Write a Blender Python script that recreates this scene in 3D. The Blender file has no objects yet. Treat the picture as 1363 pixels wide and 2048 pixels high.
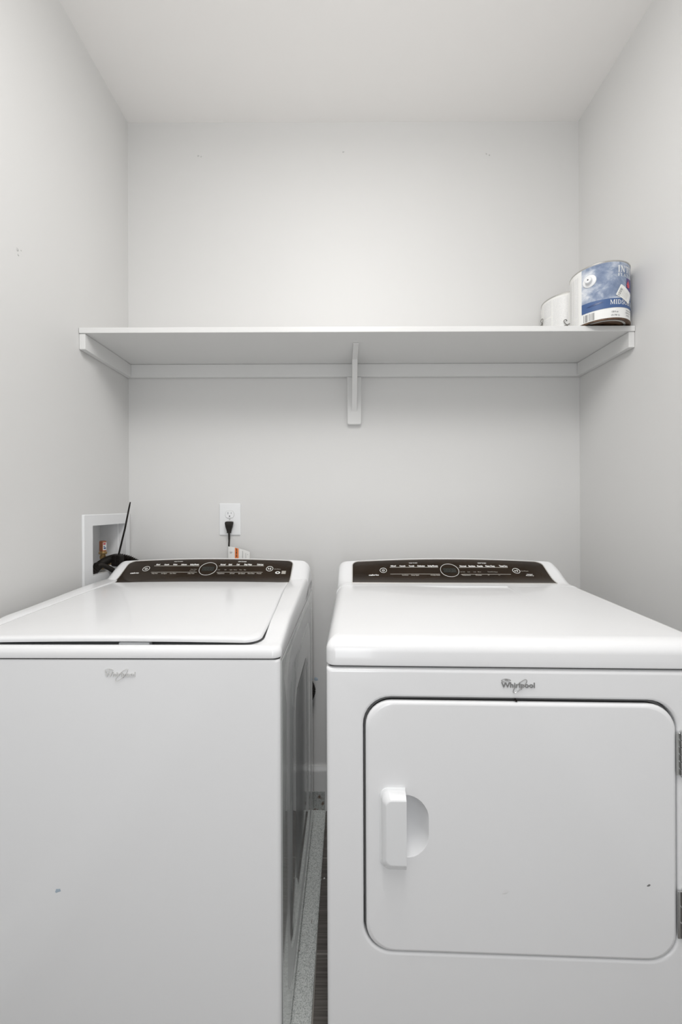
import bpy, bmesh, math, random
from mathutils import Vector, Matrix, noise
random.seed(4)
C = bpy.context.scene.collection
sc = bpy.context.scene

# ------------------------------------------------------------------ camera, world, lights, exposure
F_PX, CAM_D, CAM_Z, ROLL = 795.0, 1.58, 1.20, 0.0036      # focal length in px, distance to the back wall, height, roll
VPX, VPY = 682.0, 1012.0
cd = bpy.data.cameras.new('camera'); cam = bpy.data.objects.new('camera', cd); C.objects.link(cam)
cam.location = (0, -CAM_D, CAM_Z)
cam.rotation_euler = (Matrix.Rotation(math.pi/2, 4, 'X') @ Matrix.Rotation(-ROLL, 4, 'Z')).to_euler()
cd.sensor_fit = 'AUTO'; cd.sensor_width = 36; cd.lens = F_PX/2048*36
cd.shift_x = -(VPX-681.5)/2048; cd.shift_y = (VPY-1024)/2048
cd.clip_start = 0.02
sc.camera = cam

w = bpy.data.worlds.new('world'); sc.world = w; w.use_nodes = True
w.node_tree.nodes['Background'].inputs[0].default_value = (0.95, 0.97, 1.0, 1)
w.node_tree.nodes['Background'].inputs[1].default_value = 0.36

def area(name, loc, rot, sx, sy, power, col=(1, 1, 1), shape='RECTANGLE'):
    l = bpy.data.lights.new(name, 'AREA'); l.shape = shape; l.size = sx
    if shape in ('RECTANGLE', 'ELLIPSE'): l.size_y = sy
    l.energy = power; l.color = col
    o = bpy.data.objects.new(name, l); C.objects.link(o); o.location = loc; o.rotation_euler = rot
    return o
E_SIDE, E_DOWN, E_FILL = 11.5, 16, 9
pl_ = bpy.data.lights.new('ceiling_lamp_glow', 'POINT'); pl_.energy = E_SIDE; pl_.shadow_soft_size = .16; pl_.color = (1, .985, .965)
po_ = bpy.data.objects.new('ceiling_lamp_glow', pl_); C.objects.link(po_); po_.location = (.07, -1.25, 2.50)
area('ceiling_panel_light', (.01, -1.50, 2.665), (0, 0, 0), .36, 1.3, E_DOWN, (1, .985, .97))
area('rear_fill_light', (-.11, -2.95, 1.0), (math.pi/2, 0, 0), .36, 1.8, E_FILL, (0.96, 0.98, 1.0))  # added fill lamp behind the unseen rear opening, narrowed to reach between the machines
sc.view_settings.view_transform = 'Standard'; sc.view_settings.look = 'None'
sc.view_settings.gamma = 1; sc.view_settings.use_curve_mapping = False
sc.view_settings.exposure = 0.06

# ------------------------------------------------------------------ helpers
def proj(p):
    dx, dy, dz = p[0], p[1]+CAM_D, p[2]-CAM_Z
    a, b = F_PX*dx/dy, -F_PX*dz/dy
    return VPX + a + ROLL*b, VPY + b - ROLL*a

def at(px, py, depth):
    a, b = px-VPX, py-VPY
    a, b = a - ROLL*b, b + ROLL*a
    return Vector((a*depth/F_PX, depth-CAM_D, CAM_Z - b*depth/F_PX))

def nodes(m): return m.node_tree.nodes, m.node_tree.links
def mat(name, col, rough=0.5, metal=0.0, coat=0.0, spec=0.5, bump=None, var=None, emit=None):
    """plain principled material; bump=(scale,strength,distance), var=(scale, amount) for a mottled colour"""
    m = bpy.data.materials.new(name); m.use_nodes = True
    N, L = nodes(m); b = N['Principled BSDF']
    b.inputs['Base Color'].default_value = (*col, 1); b.inputs['Roughness'].default_value = rough
    b.inputs['Metallic'].default_value = metal; b.inputs['Specular IOR Level'].default_value = spec
    b.inputs['Coat Weight'].default_value = coat; b.inputs['Coat Roughness'].default_value = 0.05
    if emit:
        b.inputs['Emission Color'].default_value = (*emit[0], 1); b.inputs['Emission Strength'].default_value = emit[1]
    tc = N.new('ShaderNodeTexCoord')
    if var:
        n = N.new('ShaderNodeTexNoise'); n.inputs['Scale'].default_value = var[0]; n.inputs['Detail'].default_value = 5
        L.new(tc.outputs['Object'], n.inputs['Vector'])
        r = N.new('ShaderNodeMapRange'); r.inputs[1].default_value = .3; r.inputs[2].default_value = .7
        r.inputs[3].default_value = 1-var[1]; r.inputs[4].default_value = 1+var[1]
        L.new(n.outputs['Fac'], r.inputs[0])
        mx = N.new('ShaderNodeVectorMath'); mx.operation = 'SCALE'; mx.inputs[0].default_value = col
        L.new(r.outputs[0], mx.inputs['Scale']); L.new(mx.outputs[0], b.inputs['Base Color'])
    if bump:
        n = N.new('ShaderNodeTexNoise'); n.inputs['Scale'].default_value = bump[0]; n.inputs['Detail'].default_value = 3
        L.new(tc.outputs['Object'], n.inputs['Vector'])
        bp = N.new('ShaderNodeBump'); bp.inputs['Strength'].default_value = bump[1]; bp.inputs['Distance'].default_value = bump[2]
        L.new(n.outputs['Fac'], bp.inputs['Height']); L.new(bp.outputs[0], b.inputs['Normal'])
    return m

def ramp(N, L, fac, stops):
    r = N.new('ShaderNodeValToRGB'); e = r.color_ramp.elements
    while len(e) < len(stops): e.new(0.5)
    for k, (p, c) in enumerate(stops): e[k].position = p; e[k].color = (*c, 1)
    L.new(fac, r.inputs[0]); return r

def mk(name, geo, m, parent=None, smooth=35, **props):
    """geo: list of (verts, faces) pieces -> ONE mesh object"""
    if isinstance(geo, tuple): geo = [geo]
    V, Fc = [], []
    for v, f in geo:
        k = len(V); V += [tuple(p) for p in v]; Fc += [[i+k for i in q] for q in f]
    me = bpy.data.meshes.new(name); me.from_pydata(V, [], Fc); me.validate()
    bm = bmesh.new(); bm.from_mesh(me); bmesh.ops.recalc_face_normals(bm, faces=bm.faces); bm.to_mesh(me); bm.free()
    if smooth:
        for p in me.polygons: p.use_smooth = True
        me.set_sharp_from_angle(angle=math.radians(smooth))
    me.materials.append(m)
    o = link(name, me, parent, **props)
    if smooth and len(me.polygons) > 8:
        wn = o.modifiers.new('weighted_normals', 'WEIGHTED_NORMAL'); wn.keep_sharp = True; wn.weight = 60
    return o

def link(name, me, parent=None, **props):
    o = bpy.data.objects.new(name, me); C.objects.link(o)
    if parent: o.parent = parent
    for k, v in props.items(): o[k] = v
    return o

def thing(name, label, cat, loc=(0, 0, 0), rz=0, group=None):
    o = bpy.data.objects.new(name, None); C.objects.link(o); o.empty_display_size = .05
    o.location = loc; o.rotation_euler = (0, 0, rz); o['label'] = label; o['category'] = cat
    if group: o['group'] = group
    return o

def box(x0, x1, y0, y1, z0, z1):
    v = [(x, y, z) for z in (z0, z1) for y in (y0, y1) for x in (x0, x1)]
    return v, [(0, 2, 3, 1), (4, 5, 7, 6), (0, 1, 5, 4), (1, 3, 7, 5), (3, 2, 6, 7), (2, 0, 4, 6)]

def bbox(x0, x1, y0, y1, z0, z1, b=.002, n=2):
    """box with rounded edges"""
    bm = bmesh.new(); bmesh.ops.create_cube(bm, size=1)
    for v in bm.verts:
        v.co = Vector(((x0+x1)/2+v.co.x*(x1-x0), (y0+y1)/2+v.co.y*(y1-y0), (z0+z1)/2+v.co.z*(z1-z0)))
    bmesh.ops.bevel(bm, geom=list(bm.edges), offset=b, segments=n, affect='EDGES', profile=.5)
    return bmgeo(bm)

def bmgeo(bm):
    bm.verts.index_update()
    g = [tuple(v.co) for v in bm.verts], [[v.index for v in f.verts] for f in bm.faces]
    bm.free(); return g

def rr(x0, x1, y0, y1, r, n=6):
    """rounded rectangle outline; r = radius or (bl, br, tr, tl)"""
    if not isinstance(r, (tuple, list)): r = (r,)*4
    P = []
    for (cx, cy, a0), q in zip(((x0, y0, 180), (x1, y0, 270), (x1, y1, 0), (x0, y1, 90)), r):
        ox = cx + q if cx == x0 else cx - q; oy = cy + q if cy == y0 else cy - q
        for k in range(n+1):
            a = math.radians(a0 + 90*k/n); P.append((ox+q*math.cos(a), oy+q*math.sin(a)))
    return P

def loft(loops, cap0=True, cap1=True):
    V = [p for l in loops for p in l]; n = len(loops[0]); Fc = []
    for k in range(len(loops)-1):
        for i in range(n):
            j = (i+1) % n; Fc.append((k*n+i, k*n+j, (k+1)*n+j, (k+1)*n+i))
    if cap0: Fc.append(list(range(n-1, -1, -1)))
    if cap1: Fc.append(list(range((len(loops)-1)*n, len(loops)*n)))
    return V, Fc

def xz(loop, y): return [(a, y, b) for a, b in loop]
def xy(loop, z): return [(a, b, z) for a, b in loop]
def yz(loop, x): return [(x, a, b) for a, b in loop]

def ring_fill(A, B):
    """flat face between an outline and a hole"""
    bm = bmesh.new(); E = []
    for l in (A, B):
        vs = [bm.verts.new(p) for p in l]
        E += [bm.edges.new((vs[i], vs[(i+1) % len(vs)])) for i in range(len(vs))]
    bmesh.ops.triangle_fill(bm, use_beauty=True, use_dissolve=False, edges=E)
    return bmgeo(bm)

def weld(gs):
    bm = bmesh.new()
    for v, f in gs:
        vs = [bm.verts.new(p) for p in v]
        for q in f: bm.faces.new([vs[i] for i in q])
    bmesh.ops.remove_doubles(bm, verts=bm.verts, dist=1e-6)
    return bmgeo(bm)

def lathe(prof, n=24, axis='z', c=(0, 0, 0), cap0=True, cap1=True):
    loops = []
    for r, h in prof:
        l = []
        for k in range(n):
            a = 2*math.pi*k/n; u, v = r*math.cos(a), r*math.sin(a)
            l.append({'z': (c[0]+u, c[1]+v, c[2]+h), 'y': (c[0]+u, c[1]+h, c[2]+v), 'x': (c[0]+h, c[1]+u, c[2]+v)}[axis])
        loops.append(l)
    return loft(loops, cap0, cap1)

def curve(pts, k=8):
    """Catmull-Rom through pts"""
    pts = [Vector(p) for p in pts]; P = [2*pts[0]-pts[1]] + pts + [2*pts[-1]-pts[-2]]; out = []
    for i in range(1, len(P)-2):
        a, b, c, d = P[i-1:i+3]
        for j in range(k):
            t = j/k
            out.append(.5*((2*b)+(c-a)*t+(2*a-5*b+4*c-d)*t*t+(3*b-a-3*c+d)*t**3))
    return out + [pts[-1]]

def tube(pts, r, n=10, closed=False):
    pts = [Vector(p) for p in pts]; m = len(pts); loops = []
    t0 = (pts[1]-pts[0]).normalized()
    u = t0.orthogonal().normalized()
    for i, p in enumerate(pts):
        if closed: t = (pts[(i+1) % m]-pts[i-1]).normalized()
        else: t = (pts[min(i+1, m-1)]-pts[max(i-1, 0)]).normalized()
        u = (u - t*u.dot(t)).normalized(); v = t.cross(u)
        q = r[i] if isinstance(r, (list, tuple)) else r
        loops.append([p + q*(math.cos(2*math.pi*k/n)*u + math.sin(2*math.pi*k/n)*v) for k in range(n)])
    if closed: return loft(loops+[loops[0]], False, False)
    return loft(loops)

def ribbed(path, r, pitch=.006, dr=.0016, n=12):
    """corrugated hose along a path"""
    d = [0]
    for a, b in zip(path, path[1:]): d.append(d[-1]+(b-a).length)
    N = int(d[-1]/pitch)*2; pts, rad, i = [], [], 0
    for k in range(N+1):
        s = d[-1]*k/N
        while i < len(d)-2 and d[i+1] < s: i += 1
        t = (s-d[i])/max(d[i+1]-d[i], 1e-9); pts.append(path[i].lerp(path[i+1], t)); rad.append(r + (dr if k % 2 else -dr))
    return tube(pts, rad, n)

def text2d(body, bold=0.0, shear=0.0, cell=None):
    """flat triangulated text in font units: verts (x, y), faces, (x0, x1)"""
    c = bpy.data.curves.new('t', 'FONT'); c.body = body; c.size = 1; c.offset = bold; c.shear = shear; c.fill_mode = 'FRONT'
    c.resolution_u = 3
    o = bpy.data.objects.new('t', c); C.objects.link(o)
    me = bpy.data.meshes.new_from_object(o)
    v = [(q.co.x, q.co.y) for q in me.vertices]; f = [list(p.vertices) for p in me.polygons]
    bpy.data.objects.remove(o); bpy.data.curves.remove(c); bpy.data.meshes.remove(me)
    return v, f

def fit(v, x0, x1, y0, y1, cap=None):
    """scale 2-D verts into a box; cap: (lo, hi) of the source y to map onto y0..y1"""
    ax, bx = min(p[0] for p in v), max(p[0] for p in v)
    lo, hi = cap or (min(p[1] for p in v), max(p[1] for p in v))
    return [(x0+(p[0]-ax)/(bx-ax)*(x1-x0), y0+(p[1]-lo)/(hi-lo)*(y1-y0)) for p in v]

def solid(v3a, v3b, f):
    """front and back copies of a flat mesh joined along its rim"""
    n = len(v3a); cnt = {}
    for q in f:
        for a, b in zip(q, q[1:]+q[:1]): cnt[(a, b)] = cnt.get((a, b), 0)+1
    F2 = [list(q) for q in f] + [[i+n for i in reversed(q)] for q in f]
    for (a, b) in cnt:
        if (b, a) not in cnt: F2.append([b, a, a+n, b+n])
    return list(v3a)+list(v3b), F2

# ------------------------------------------------------------------ materials
M = {}
M['wall'] = mat('wall_paint', (.70, .697, .688), .55, bump=(260, .05, .001), var=(1.3, .006))
M['ceiling'] = mat('ceiling_paint', (.92, .905, .89), .8, bump=(200, .08, .001))
M['trim'] = mat('white_trim_paint', (.74, .74, .732), .3, bump=(60, .03, .001))
M['enamel'] = mat('white_enamel', (.86, .865, .875), .22, coat=.35, bump=(9, .01, .002))
M['enamel_side'] = mat('white_enamel_side', (.80, .83, .82), .10, coat=.8, bump=(7, .015, .002))
M['plastic'] = mat('white_plastic', (.82, .83, .84), .25, coat=.2)
M['gap'] = mat('dark_gap', (.03, .03, .03), .6)
M['steel_grey'] = mat('grey_gasket', (.16, .16, .16), .45)
M['glass'] = mat('console_glass', (.024, .015, .0085), .13, spec=.3, var=(9, .25))
M['print'] = mat('white_print', (.85, .85, .83), .5)
M['print_dim'] = mat('grey_print', (.42, .40, .36), .5)
M['trim_line'] = mat('silver_trim', (.72, .70, .67), .3, metal=.5)
M['lcd'] = mat('display_glass', (.018, .018, .015), .25)
M['segment'] = mat('display_segment', (.06, .065, .055), .4)
M['chrome'] = mat('chrome_badge', (.40, .40, .40), .3, metal=.8)
M['badge_pale'] = mat('pale_badge', (.74, .74, .73), .35, metal=.3)
M['hinge'] = mat('zinc_hinge', (.60, .61, .61), .22, metal=1)
M['black'] = mat('black_plastic', (.010, .0075, .006), .5, spec=.25)
M['rubber'] = mat('black_rubber', (.014, .011, .0085), .5, spec=.3)
M['copper'] = mat('copper', (.50, .20, .11), .32, metal=.85, var=(90, .15))
M['brass'] = mat('brass', (.47, .32, .15), .35, metal=.9, var=(80, .2))
M['paper'] = mat('white_paper', (.82, .82, .80), .6)
M['orange'] = mat('orange_print', (.80, .22, .06), .6)
M['ink'] = mat('grey_ink', (.25, .25, .25), .6)
M['ink_dark'] = mat('dark_ink', (.08, .08, .09), .6)
M['blue_band'] = mat('blue_band_print', (.065, .12, .27), .45, spec=.3)
M['violet'] = mat('violet_print', (.06, .04, .19), .4)
M['red'] = mat('red_print', (.60, .07, .10), .4)
M['tin'] = mat('tin_rim', (.55, .54, .52), .3, metal=.9)
M['rust'] = mat('rusted_tin', (.10, .055, .03), .55, metal=.3, var=(60, .5))
M['wire'] = mat('wire', (.16, .15, .14), .35, metal=.8)
M['spackle'] = mat('spackle', (.52, .52, .51), .8)
M['scuff_blue'] = mat('blue_scuff', (.42, .50, .58), .7)
M['scuff_dark'] = mat('dark_scuff', (.20, .20, .20), .7)
M['scuff_faint'] = mat('faint_scuff', (.78, .78, .785), .4)
M['grout'] = mat('grout', (.42, .40, .37), .9)
M['lamp'] = mat('lamp_diffuser', (.9, .9, .88), .4, emit=((1, .97, .93), 2))

def sky_label():
    m = mat('cloud_label', (.3, .4, .6), .5, spec=.3); N, L = nodes(m); b = N['Principled BSDF']
    tc = N['Texture Coordinate'] if 'Texture Coordinate' in N else N.new('ShaderNodeTexCoord')
    mp = N.new('ShaderNodeMapping'); mp.inputs['Scale'].default_value = (1, 1, 1.25); L.new(tc.outputs['Object'], mp.inputs[0])
    n = N.new('ShaderNodeTexNoise'); n.inputs['Scale'].default_value = 20; n.inputs['Detail'].default_value = 6; n.inputs['Roughness'].default_value = .58
    n.inputs['Distortion'].default_value = .35
    L.new(mp.outputs[0], n.inputs[0])
    r = ramp(N, L, n.outputs['Fac'], ((.30, (.12, .165, .27)), (.45, (.23, .285, .40)), (.56, (.43, .475, .56)), (.70, (.74, .76, .79))))
    L.new(r.outputs[0], b.inputs['Base Color']); return m
M['sky_label'] = sky_label()

def fine_print():
    m = mat('fine_print_label', (.8, .8, .8), .45); N, L = nodes(m); b = N['Principled BSDF']
    tc = N['Texture Coordinate']
    sp = N.new('ShaderNodeSeparateXYZ'); L.new(tc.outputs['Object'], sp.inputs[0])
    wv = N.new('ShaderNodeTexWave'); wv.bands_direction = 'Z'; wv.inputs['Scale'].default_value = 95; L.new(tc.outputs['Object'], wv.inputs[0])
    n = N.new('ShaderNodeTexNoise'); n.inputs['Scale'].default_value = 330; L.new(tc.outputs['Object'], n.inputs[0])
    mu = N.new('ShaderNodeMath'); mu.operation = 'MULTIPLY'; L.new(wv.outputs['Fac'], mu.inputs[0]); L.new(n.outputs['Fac'], mu.inputs[1])
    r = ramp(N, L, mu.outputs[0], ((.22, (.80, .80, .79)), (.55, (.64, .64, .64))))
    L.new(r.outputs[0], b.inputs['Base Color']); return m
M['fine_print'] = fine_print()

def galvanised(name='galvanised_steel', lo=.68, hi=.76, k=1.0):
    m = mat(name, (.6, .62, .6), .5, metal=.1); N, L = nodes(m); b = N['Principled BSDF']; tc = N['Texture Coordinate']
    v = N.new('ShaderNodeTexVoronoi'); v.inputs['Scale'].default_value = 480; L.new(tc.outputs['Object'], v.inputs[0])
    sp = N.new('ShaderNodeSeparateColor'); L.new(v.outputs['Color'], sp.inputs[0])
    r = ramp(N, L, sp.outputs[0], ((.0, (.50*k, .53*k, .51*k)), (.5, (.80*k, .83*k, .81*k)), (1, (.95*k, .97*k, .95*k))))
    n = N.new('ShaderNodeTexNoise'); n.inputs['Scale'].default_value = 42; n.inputs['Detail'].default_value = 6; L.new(tc.outputs['Object'], n.inputs[0])
    r2 = ramp(N, L, n.outputs['Fac'], ((lo, (0, 0, 0)), (hi, (1, 1, 1))))
    mx = N.new('ShaderNodeMix'); mx.data_type = 'RGBA'; L.new(r2.outputs[0], mx.inputs['Factor'])
    L.new(r.outputs[0], mx.inputs['A']); mx.inputs['B'].default_value = (.16, .11, .08, 1)
    L.new(mx.outputs['Result'], b.inputs['Base Color']); return m
M['galv'] = galvanised()
M['galv_shade_rust'] = galvanised('shaded_rusty_galvanised_steel', .55, .66, .55)  # steel darkened to paint the lip's shade, plus more rust

def tile_mat():
    m = mat('grey_wood_look_tile', (.1, .1, .1), .42); N, L = nodes(m); b = N['Principled BSDF']; tc = N['Texture Coordinate']
    mp = N.new('ShaderNodeMapping'); mp.inputs['Scale'].default_value = (3, 160, 1); L.new(tc.outputs['Object'], mp.inputs[0])
    n = N.new('ShaderNodeTexNoise'); n.inputs['Scale'].default_value = 2.0; n.inputs['Detail'].default_value = 6; L.new(mp.outputs[0], n.inputs[0])
    r = ramp(N, L, n.outputs['Fac'], ((.25, (.085, .075, .068)), (.5, (.16, .145, .133)), (.8, (.29, .27, .25))))
    L.new(r.outputs[0], b.inputs['Base Color'])
    bp = N.new('ShaderNodeBump'); bp.inputs['Strength'].default_value = .15; bp.inputs['Distance'].default_value = .001
    L.new(n.outputs['Fac'], bp.inputs['Height']); L.new(bp.outputs[0], b.inputs['Normal']); return m
M['tile'] = tile_mat()

# ------------------------------------------------------------------ the room shell
XL, XR, YB, YR, ZC = -.843, .948, 0.0, -2.7, 2.726
T = .1
floor = mk('floor', box(XL-T, XR+T, YR-.6, T, -.12, -.002), M['grout'], kind='structure', smooth=0)
mk('ceiling', box(XL-T, XR+T, YR-.6, T, ZC, ZC+.1), M['ceiling'], kind='structure', smooth=0)
wb = mk('wall_back', box(XL-T, XR+T, YB, YB+T, -.12, ZC), M['wall'], kind='structure', smooth=0)
# left wall with the hole for the recessed laundry box (depths along the wall measured from the camera)
BX0, BX1, BZ0, BZ1 = 1.338-CAM_D, 1.544-CAM_D, .968, 1.1365
wl = mk('wall_left', [box(XL-T, XL, YR-.6, BX0-.004, -.12, ZC), box(XL-T, XL, BX1+.004, YB, -.12, ZC),
                      box(XL-T, XL, BX0-.004, BX1+.004, -.12, BZ0-.004), box(XL-T, XL, BX0-.004, BX1+.004, BZ1+.004, ZC)],
        M['wall'], kind='structure', smooth=0)
wr = mk('wall_right', box(XR, XR+T, YR-.6, YB, -.12, ZC), M['wall'], kind='structure', smooth=0)
mk('wall_front', [box(XL, -.72, YR-T, YR, -.12, ZC), box(.82, XR, YR-T, YR, -.12, ZC), box(-.72, .82, YR-T, YR, 2.3, ZC)],
   M['wall'], kind='structure', smooth=0)
# tiles: 0.29 deep rows, joints where the photograph shows them
tw, td, g = .60, .2905, .004
tile_cache = {}
for j in range(-9, 1):
    y0 = -.223 + j*td; y1 = min(y0+td, -.001)
    for i in range(-2, 3):
        x0 = -.072 + i*tw; x1 = x0+tw
        x0, x1 = max(x0, XL+.001), min(x1, XR-.001)
        if x1-x0 < .02 or y1-y0 < .02: continue
        key = (round(x1-x0, 3), round(y1-y0, 3))
        if key not in tile_cache:
            hw, hd = (x1-x0-g)/2, (y1-y0-g)/2
            b = mk('tile', loft([xy(rr(-hw, hw, -hd, hd, .001, 1), -.011), xy(rr(-hw, hw, -hd, hd, .001, 1), -.001),
                                 xy(rr(-hw+.001, hw-.001, -hd+.001, hd-.001, .001, 1), 0)]), M['tile'], floor)
            tile_cache[key] = b.data
        else: b = link('tile', tile_cache[key], floor)
        b.location = ((x0+x1)/2, (y0+y1)/2, random.uniform(-.0004, .0))
# baseboards
def board_prof(h, t): return [(0, 0), (t, 0), (t, h-.022), (t*.75, h-.012), (t*.55, h-.006), (t*.45, h), (0, h)]
P = board_prof(.172, .016)
mk('baseboard_back', loft([[(x, -.0002-a, b+.0) for a, b in P] for x in (XL+.017, XR-.017)]), M['trim'], kind='structure', smooth=25)
mk('baseboard_left', loft([[(XL+.0002+a, y, b) for a, b in P] for y in (YR+.001, -.0005)]), M['trim'], kind='structure', smooth=25)
mk('baseboard_right', loft([[(XR-.0002-a, y, b) for a, b in P] for y in (YR+.001, -.0005)]), M['trim'], kind='structure', smooth=25)

# patched nail holes: small lumps of filler on the paint
def blob(c, ax, ay, n, size, seed):
    """irregular low lump on a plane through c spanned by ax, ay with normal n"""
    rnd = random.Random(seed); K = 9; ring = []
    c, ax, ay, n = Vector(c), Vector(ax), Vector(ay), Vector(n)
    R = [size*rnd.uniform(.55, 1.15) for _ in range(K)]
    def loop(s, h): return [c + n*h + s*R[k]*(math.cos(2*math.pi*k/K)*ax + math.sin(2*math.pi*k/K)*ay) for k in range(K)]
    return loft([loop(1, .0001), loop(.8, .0006), loop(.4, .001)])
for k, (px, py, s) in enumerate(((396, 312, .004), (402, 313.5, .0035), (686, 304, .004), (972, 308, .004), (978, 310, .004))):
    mk('filler_patch', blob(at(px, py, CAM_D), (1, 0, 0), (0, 0, 1), (0, -1, 0), s, k), M['spackle'], wb)
for k, (px, py, s) in enumerate(((36.5, 499, .0045), (44, 501, .0022), (38, 510, .003))):
    p = at(px, py, F_PX*-XL/(VPX-px)); p.x = XL
    mk('filler_patch', blob(p, (0, 1, 0), (0, 0, 1), (1, 0, 0), s, 20+k), M['spackle'], wl)
mk('paint_smudge', blob(at(632, 1358, CAM_D), (1, 0, 0), (0, 0, 1), (0, -1, 0), .009, 41), M['scuff_blue'], wb, label='blue-grey smudge')

# ceiling lamp (above the camera, out of view; the room's light)
lt = thing('ceiling_lamp', 'long narrow white lamp along the middle of the ceiling', 'lamp', (.01, -1.50, ZC))
mk('lamp_frame', bbox(-.20, .20, -.68, .68, -.05, -.0005, .006), M['plastic'], lt)

# ------------------------------------------------------------------ shelf
ZS0, ZS1, DS = 1.759, 1.7775, .302
sh = thing('wall_shelf', 'long white painted shelf on cleats across the back wall', 'shelf', (0, 0, ZS0))
def L_(g): return [(x, y, z-ZS0) for x, y, z in g[0]], g[1]
mk('shelf_board', L_(bbox(XL+.001, XR-.001, -DS, -.0005, ZS0, ZS1, .0025)), M['trim'], sh)
ct, ch = .019, .051
mk('cleat', L_(bbox(XL+.001, XR-.001, -ct, -.0005, ZS0-ch, ZS0-.0003, .002)), M['trim'], sh)
for x0, x1 in ((XL+.0005, XL+.0205), (XR-.0205, XR-.0005)):
    mk('cleat', L_(bbox(x0, x1, -DS+.003, -ct-.0004, ZS0-ch, ZS0-.0003, .002)), M['trim'], sh)
# centre bracket: upright board, arm under the shelf, slanted brace
bxc = at(708, 800, 1.56).x
up = loft([xz(rr(bxc-.0275, bxc+.0275, 1.5205, ZS0-ch-.0004, (.008, .008, .001, .001), 4), y) for y in (-.0006, -.017)] +
          [xz(rr(bxc-.0255, bxc+.0255, 1.5225, ZS0-ch-.0024, (.007, .007, .001, .001), 4), -.019)])
br = mk('bracket', L_(up), M['trim'], sh)
bw = .0095
q = [(-.0195, 1.572), (-.112, 1.7415), (-.216, ZS0-.0035), (-.218, ZS0-.0006), (-.0195, ZS0-.0006)]
mk('brace', L_(loft([yz(q, bxc-bw), yz(q, bxc+bw)])), M['trim'], br, smooth=20)

# ------------------------------------------------------------------ laundry outlet box in the left wall
lb = thing('laundry_outlet_box', 'white recessed plastic laundry outlet box in the left wall', 'outlet box', (XL, (BX0+BX1)/2, BZ0))
yc = (BX0+BX1)/2
def LB(g): return [(x-XL, y-yc, z-BZ0) for x, y, z in g[0]], g[1]
FX0, FX1, FZ0, FZ1 = 1.291-CAM_D, -.005, .905, 1.175
o_, i_ = (FX0, FX1, FZ0, FZ1), (BX0, BX1, BZ0, BZ1)
def yzl(r, rad, x): return [(x, a, b) for a, b in rr(*r, rad, 3)]
def grow(r, d): return (r[0]-d, r[1]+d, r[2]-d, r[3]+d)
fr = loft([yzl(o_, .004, XL+.0004), yzl(o_, .004, XL+.004), yzl(grow(o_, -.003), .004, XL+.007), yzl(i_, .003, XL+.007),
           yzl(i_, .003, XL-.022)], False, False)
mk('face_frame', LB(fr), M['plastic'], lb)
inn = grow(i_, -.002)
bk = loft([yzl(grow(i_, -.0005), .003, XL-.021), yzl(grow(inn, -.001), .003, XL-.023), yzl(grow(inn, -.001), .003, XL-.091)], False, True)
mk('recess', LB(bk), M['plastic'], lb)
# valve with copper arrester, standing on the floor of the box
def valve(px, ytop, d, lbl):
    p = at(px, ytop, d)
    cx, cy = p.x-XL, p.y-yc; zt = p.z-BZ0
    v = mk('valve', [lathe([(.0085, .003), (.0085, zt-.066), (.0105, zt-.066), (.0105, zt-.056), (.009, zt-.055), (.009, zt-.050), (.0135, zt-.049), (.0145, zt-.045),
                            (.0135, zt-.041), (.011, zt-.040), (.011, zt-.036)], 16, c=(cx, cy, 0)),
                     lathe([(.006, -.018), (.006, .02)], 10, axis='x', c=(cx+.012, cy, .022))], M['brass'], lb, label=lbl)
    mk('arrester', lathe([(.0118, zt-.038), (.0118, zt-.003), (.0108, zt-.0008), (.008, zt)], 18, c=(cx, cy, 0)), M['copper'], v, label='copper arrester tube')
    a0 = math.radians(-58)
    def patch(r0, z0, z1, a, b, n=8):
        V = [(cx+r0*math.cos(a0+a+(b-a)*k/n), cy+r0*math.sin(a0+a+(b-a)*k/n), z) for z in (z0, z1) for k in range(n+1)]
        return V, [(k, k+1, n+2+k, n+1+k) for k in range(n)]
    mk('sticker', patch(.0121, zt-.034, zt-.006, 0, 1.25), M['paper'], v, label='small white sticker')
    mk('sticker_print', [patch(.0123, zt-.014, zt-.008, .1, .8), ], M['red'], v)
    mk('sticker_print', [patch(.0123, zt-.030, zt-.024, .2, .9), patch(.0123, zt-.022, zt-.019, .15, .6)], M['blue_band'], v)
valve(205.5, 1081.5, 1.478, 'brass valve with copper arrester')
mk('drain_knob', LB(lathe([(.020, 0), (.020, .012), (.014, .014), (.014, .030)], 20, c=(XL-.045, BX0+.035, BZ0+.003))), M['plastic'], lb)

# ------------------------------------------------------------------ wall outlet and plug
pc = at(460, 1038.5, CAM_D)
ot = thing('wall_outlet', 'white duplex outlet with wide cover plate on the back wall', 'outlet', (pc.x, 0, pc.z))
mk('cover_plate', loft([xz(rr(-.042, .042, -.0635, .0635, .003, 3), -.0003), xz(rr(-.042, .042, -.0635, .0635, .003, 3), -.003),
                        xz(rr(-.038, .038, -.0595, .0595, .003, 3), -.0062)]), M['plastic'], ot)
def face(zc):
    pts = []
    for k in range(40):
        a = 2*math.pi*k/40; pts.append((.0172*math.cos(a), zc+max(-.0142, min(.0142, .0172*math.sin(a)))))
    q = lambda s, y: [(a*s, y, zc+(b-zc)*s) for a, b in pts]
    mk('receptacle_rim', loft([q(1.06, -.0061), q(1.06, -.0066), q(1.0, -.0066)], True, False), M['spackle'], ot)
    r = mk('receptacle', loft([q(1, -.006), q(1, -.0080), q(.95, -.0086)]), M['plastic'], ot)
    mk('slot', [box(-.0070, -.0054, -.0089, -.0084, zc+.0005, zc+.0090), box(.0058, .0072, -.0089, -.0084, zc+.0015, zc+.0085),
                lathe([(.0026, -.0089), (.0026, -.0084)], 12, axis='y', c=(0, 0, zc-.0070))], M['ink_dark'], r)
face(.0195); face(-.0195)
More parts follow.
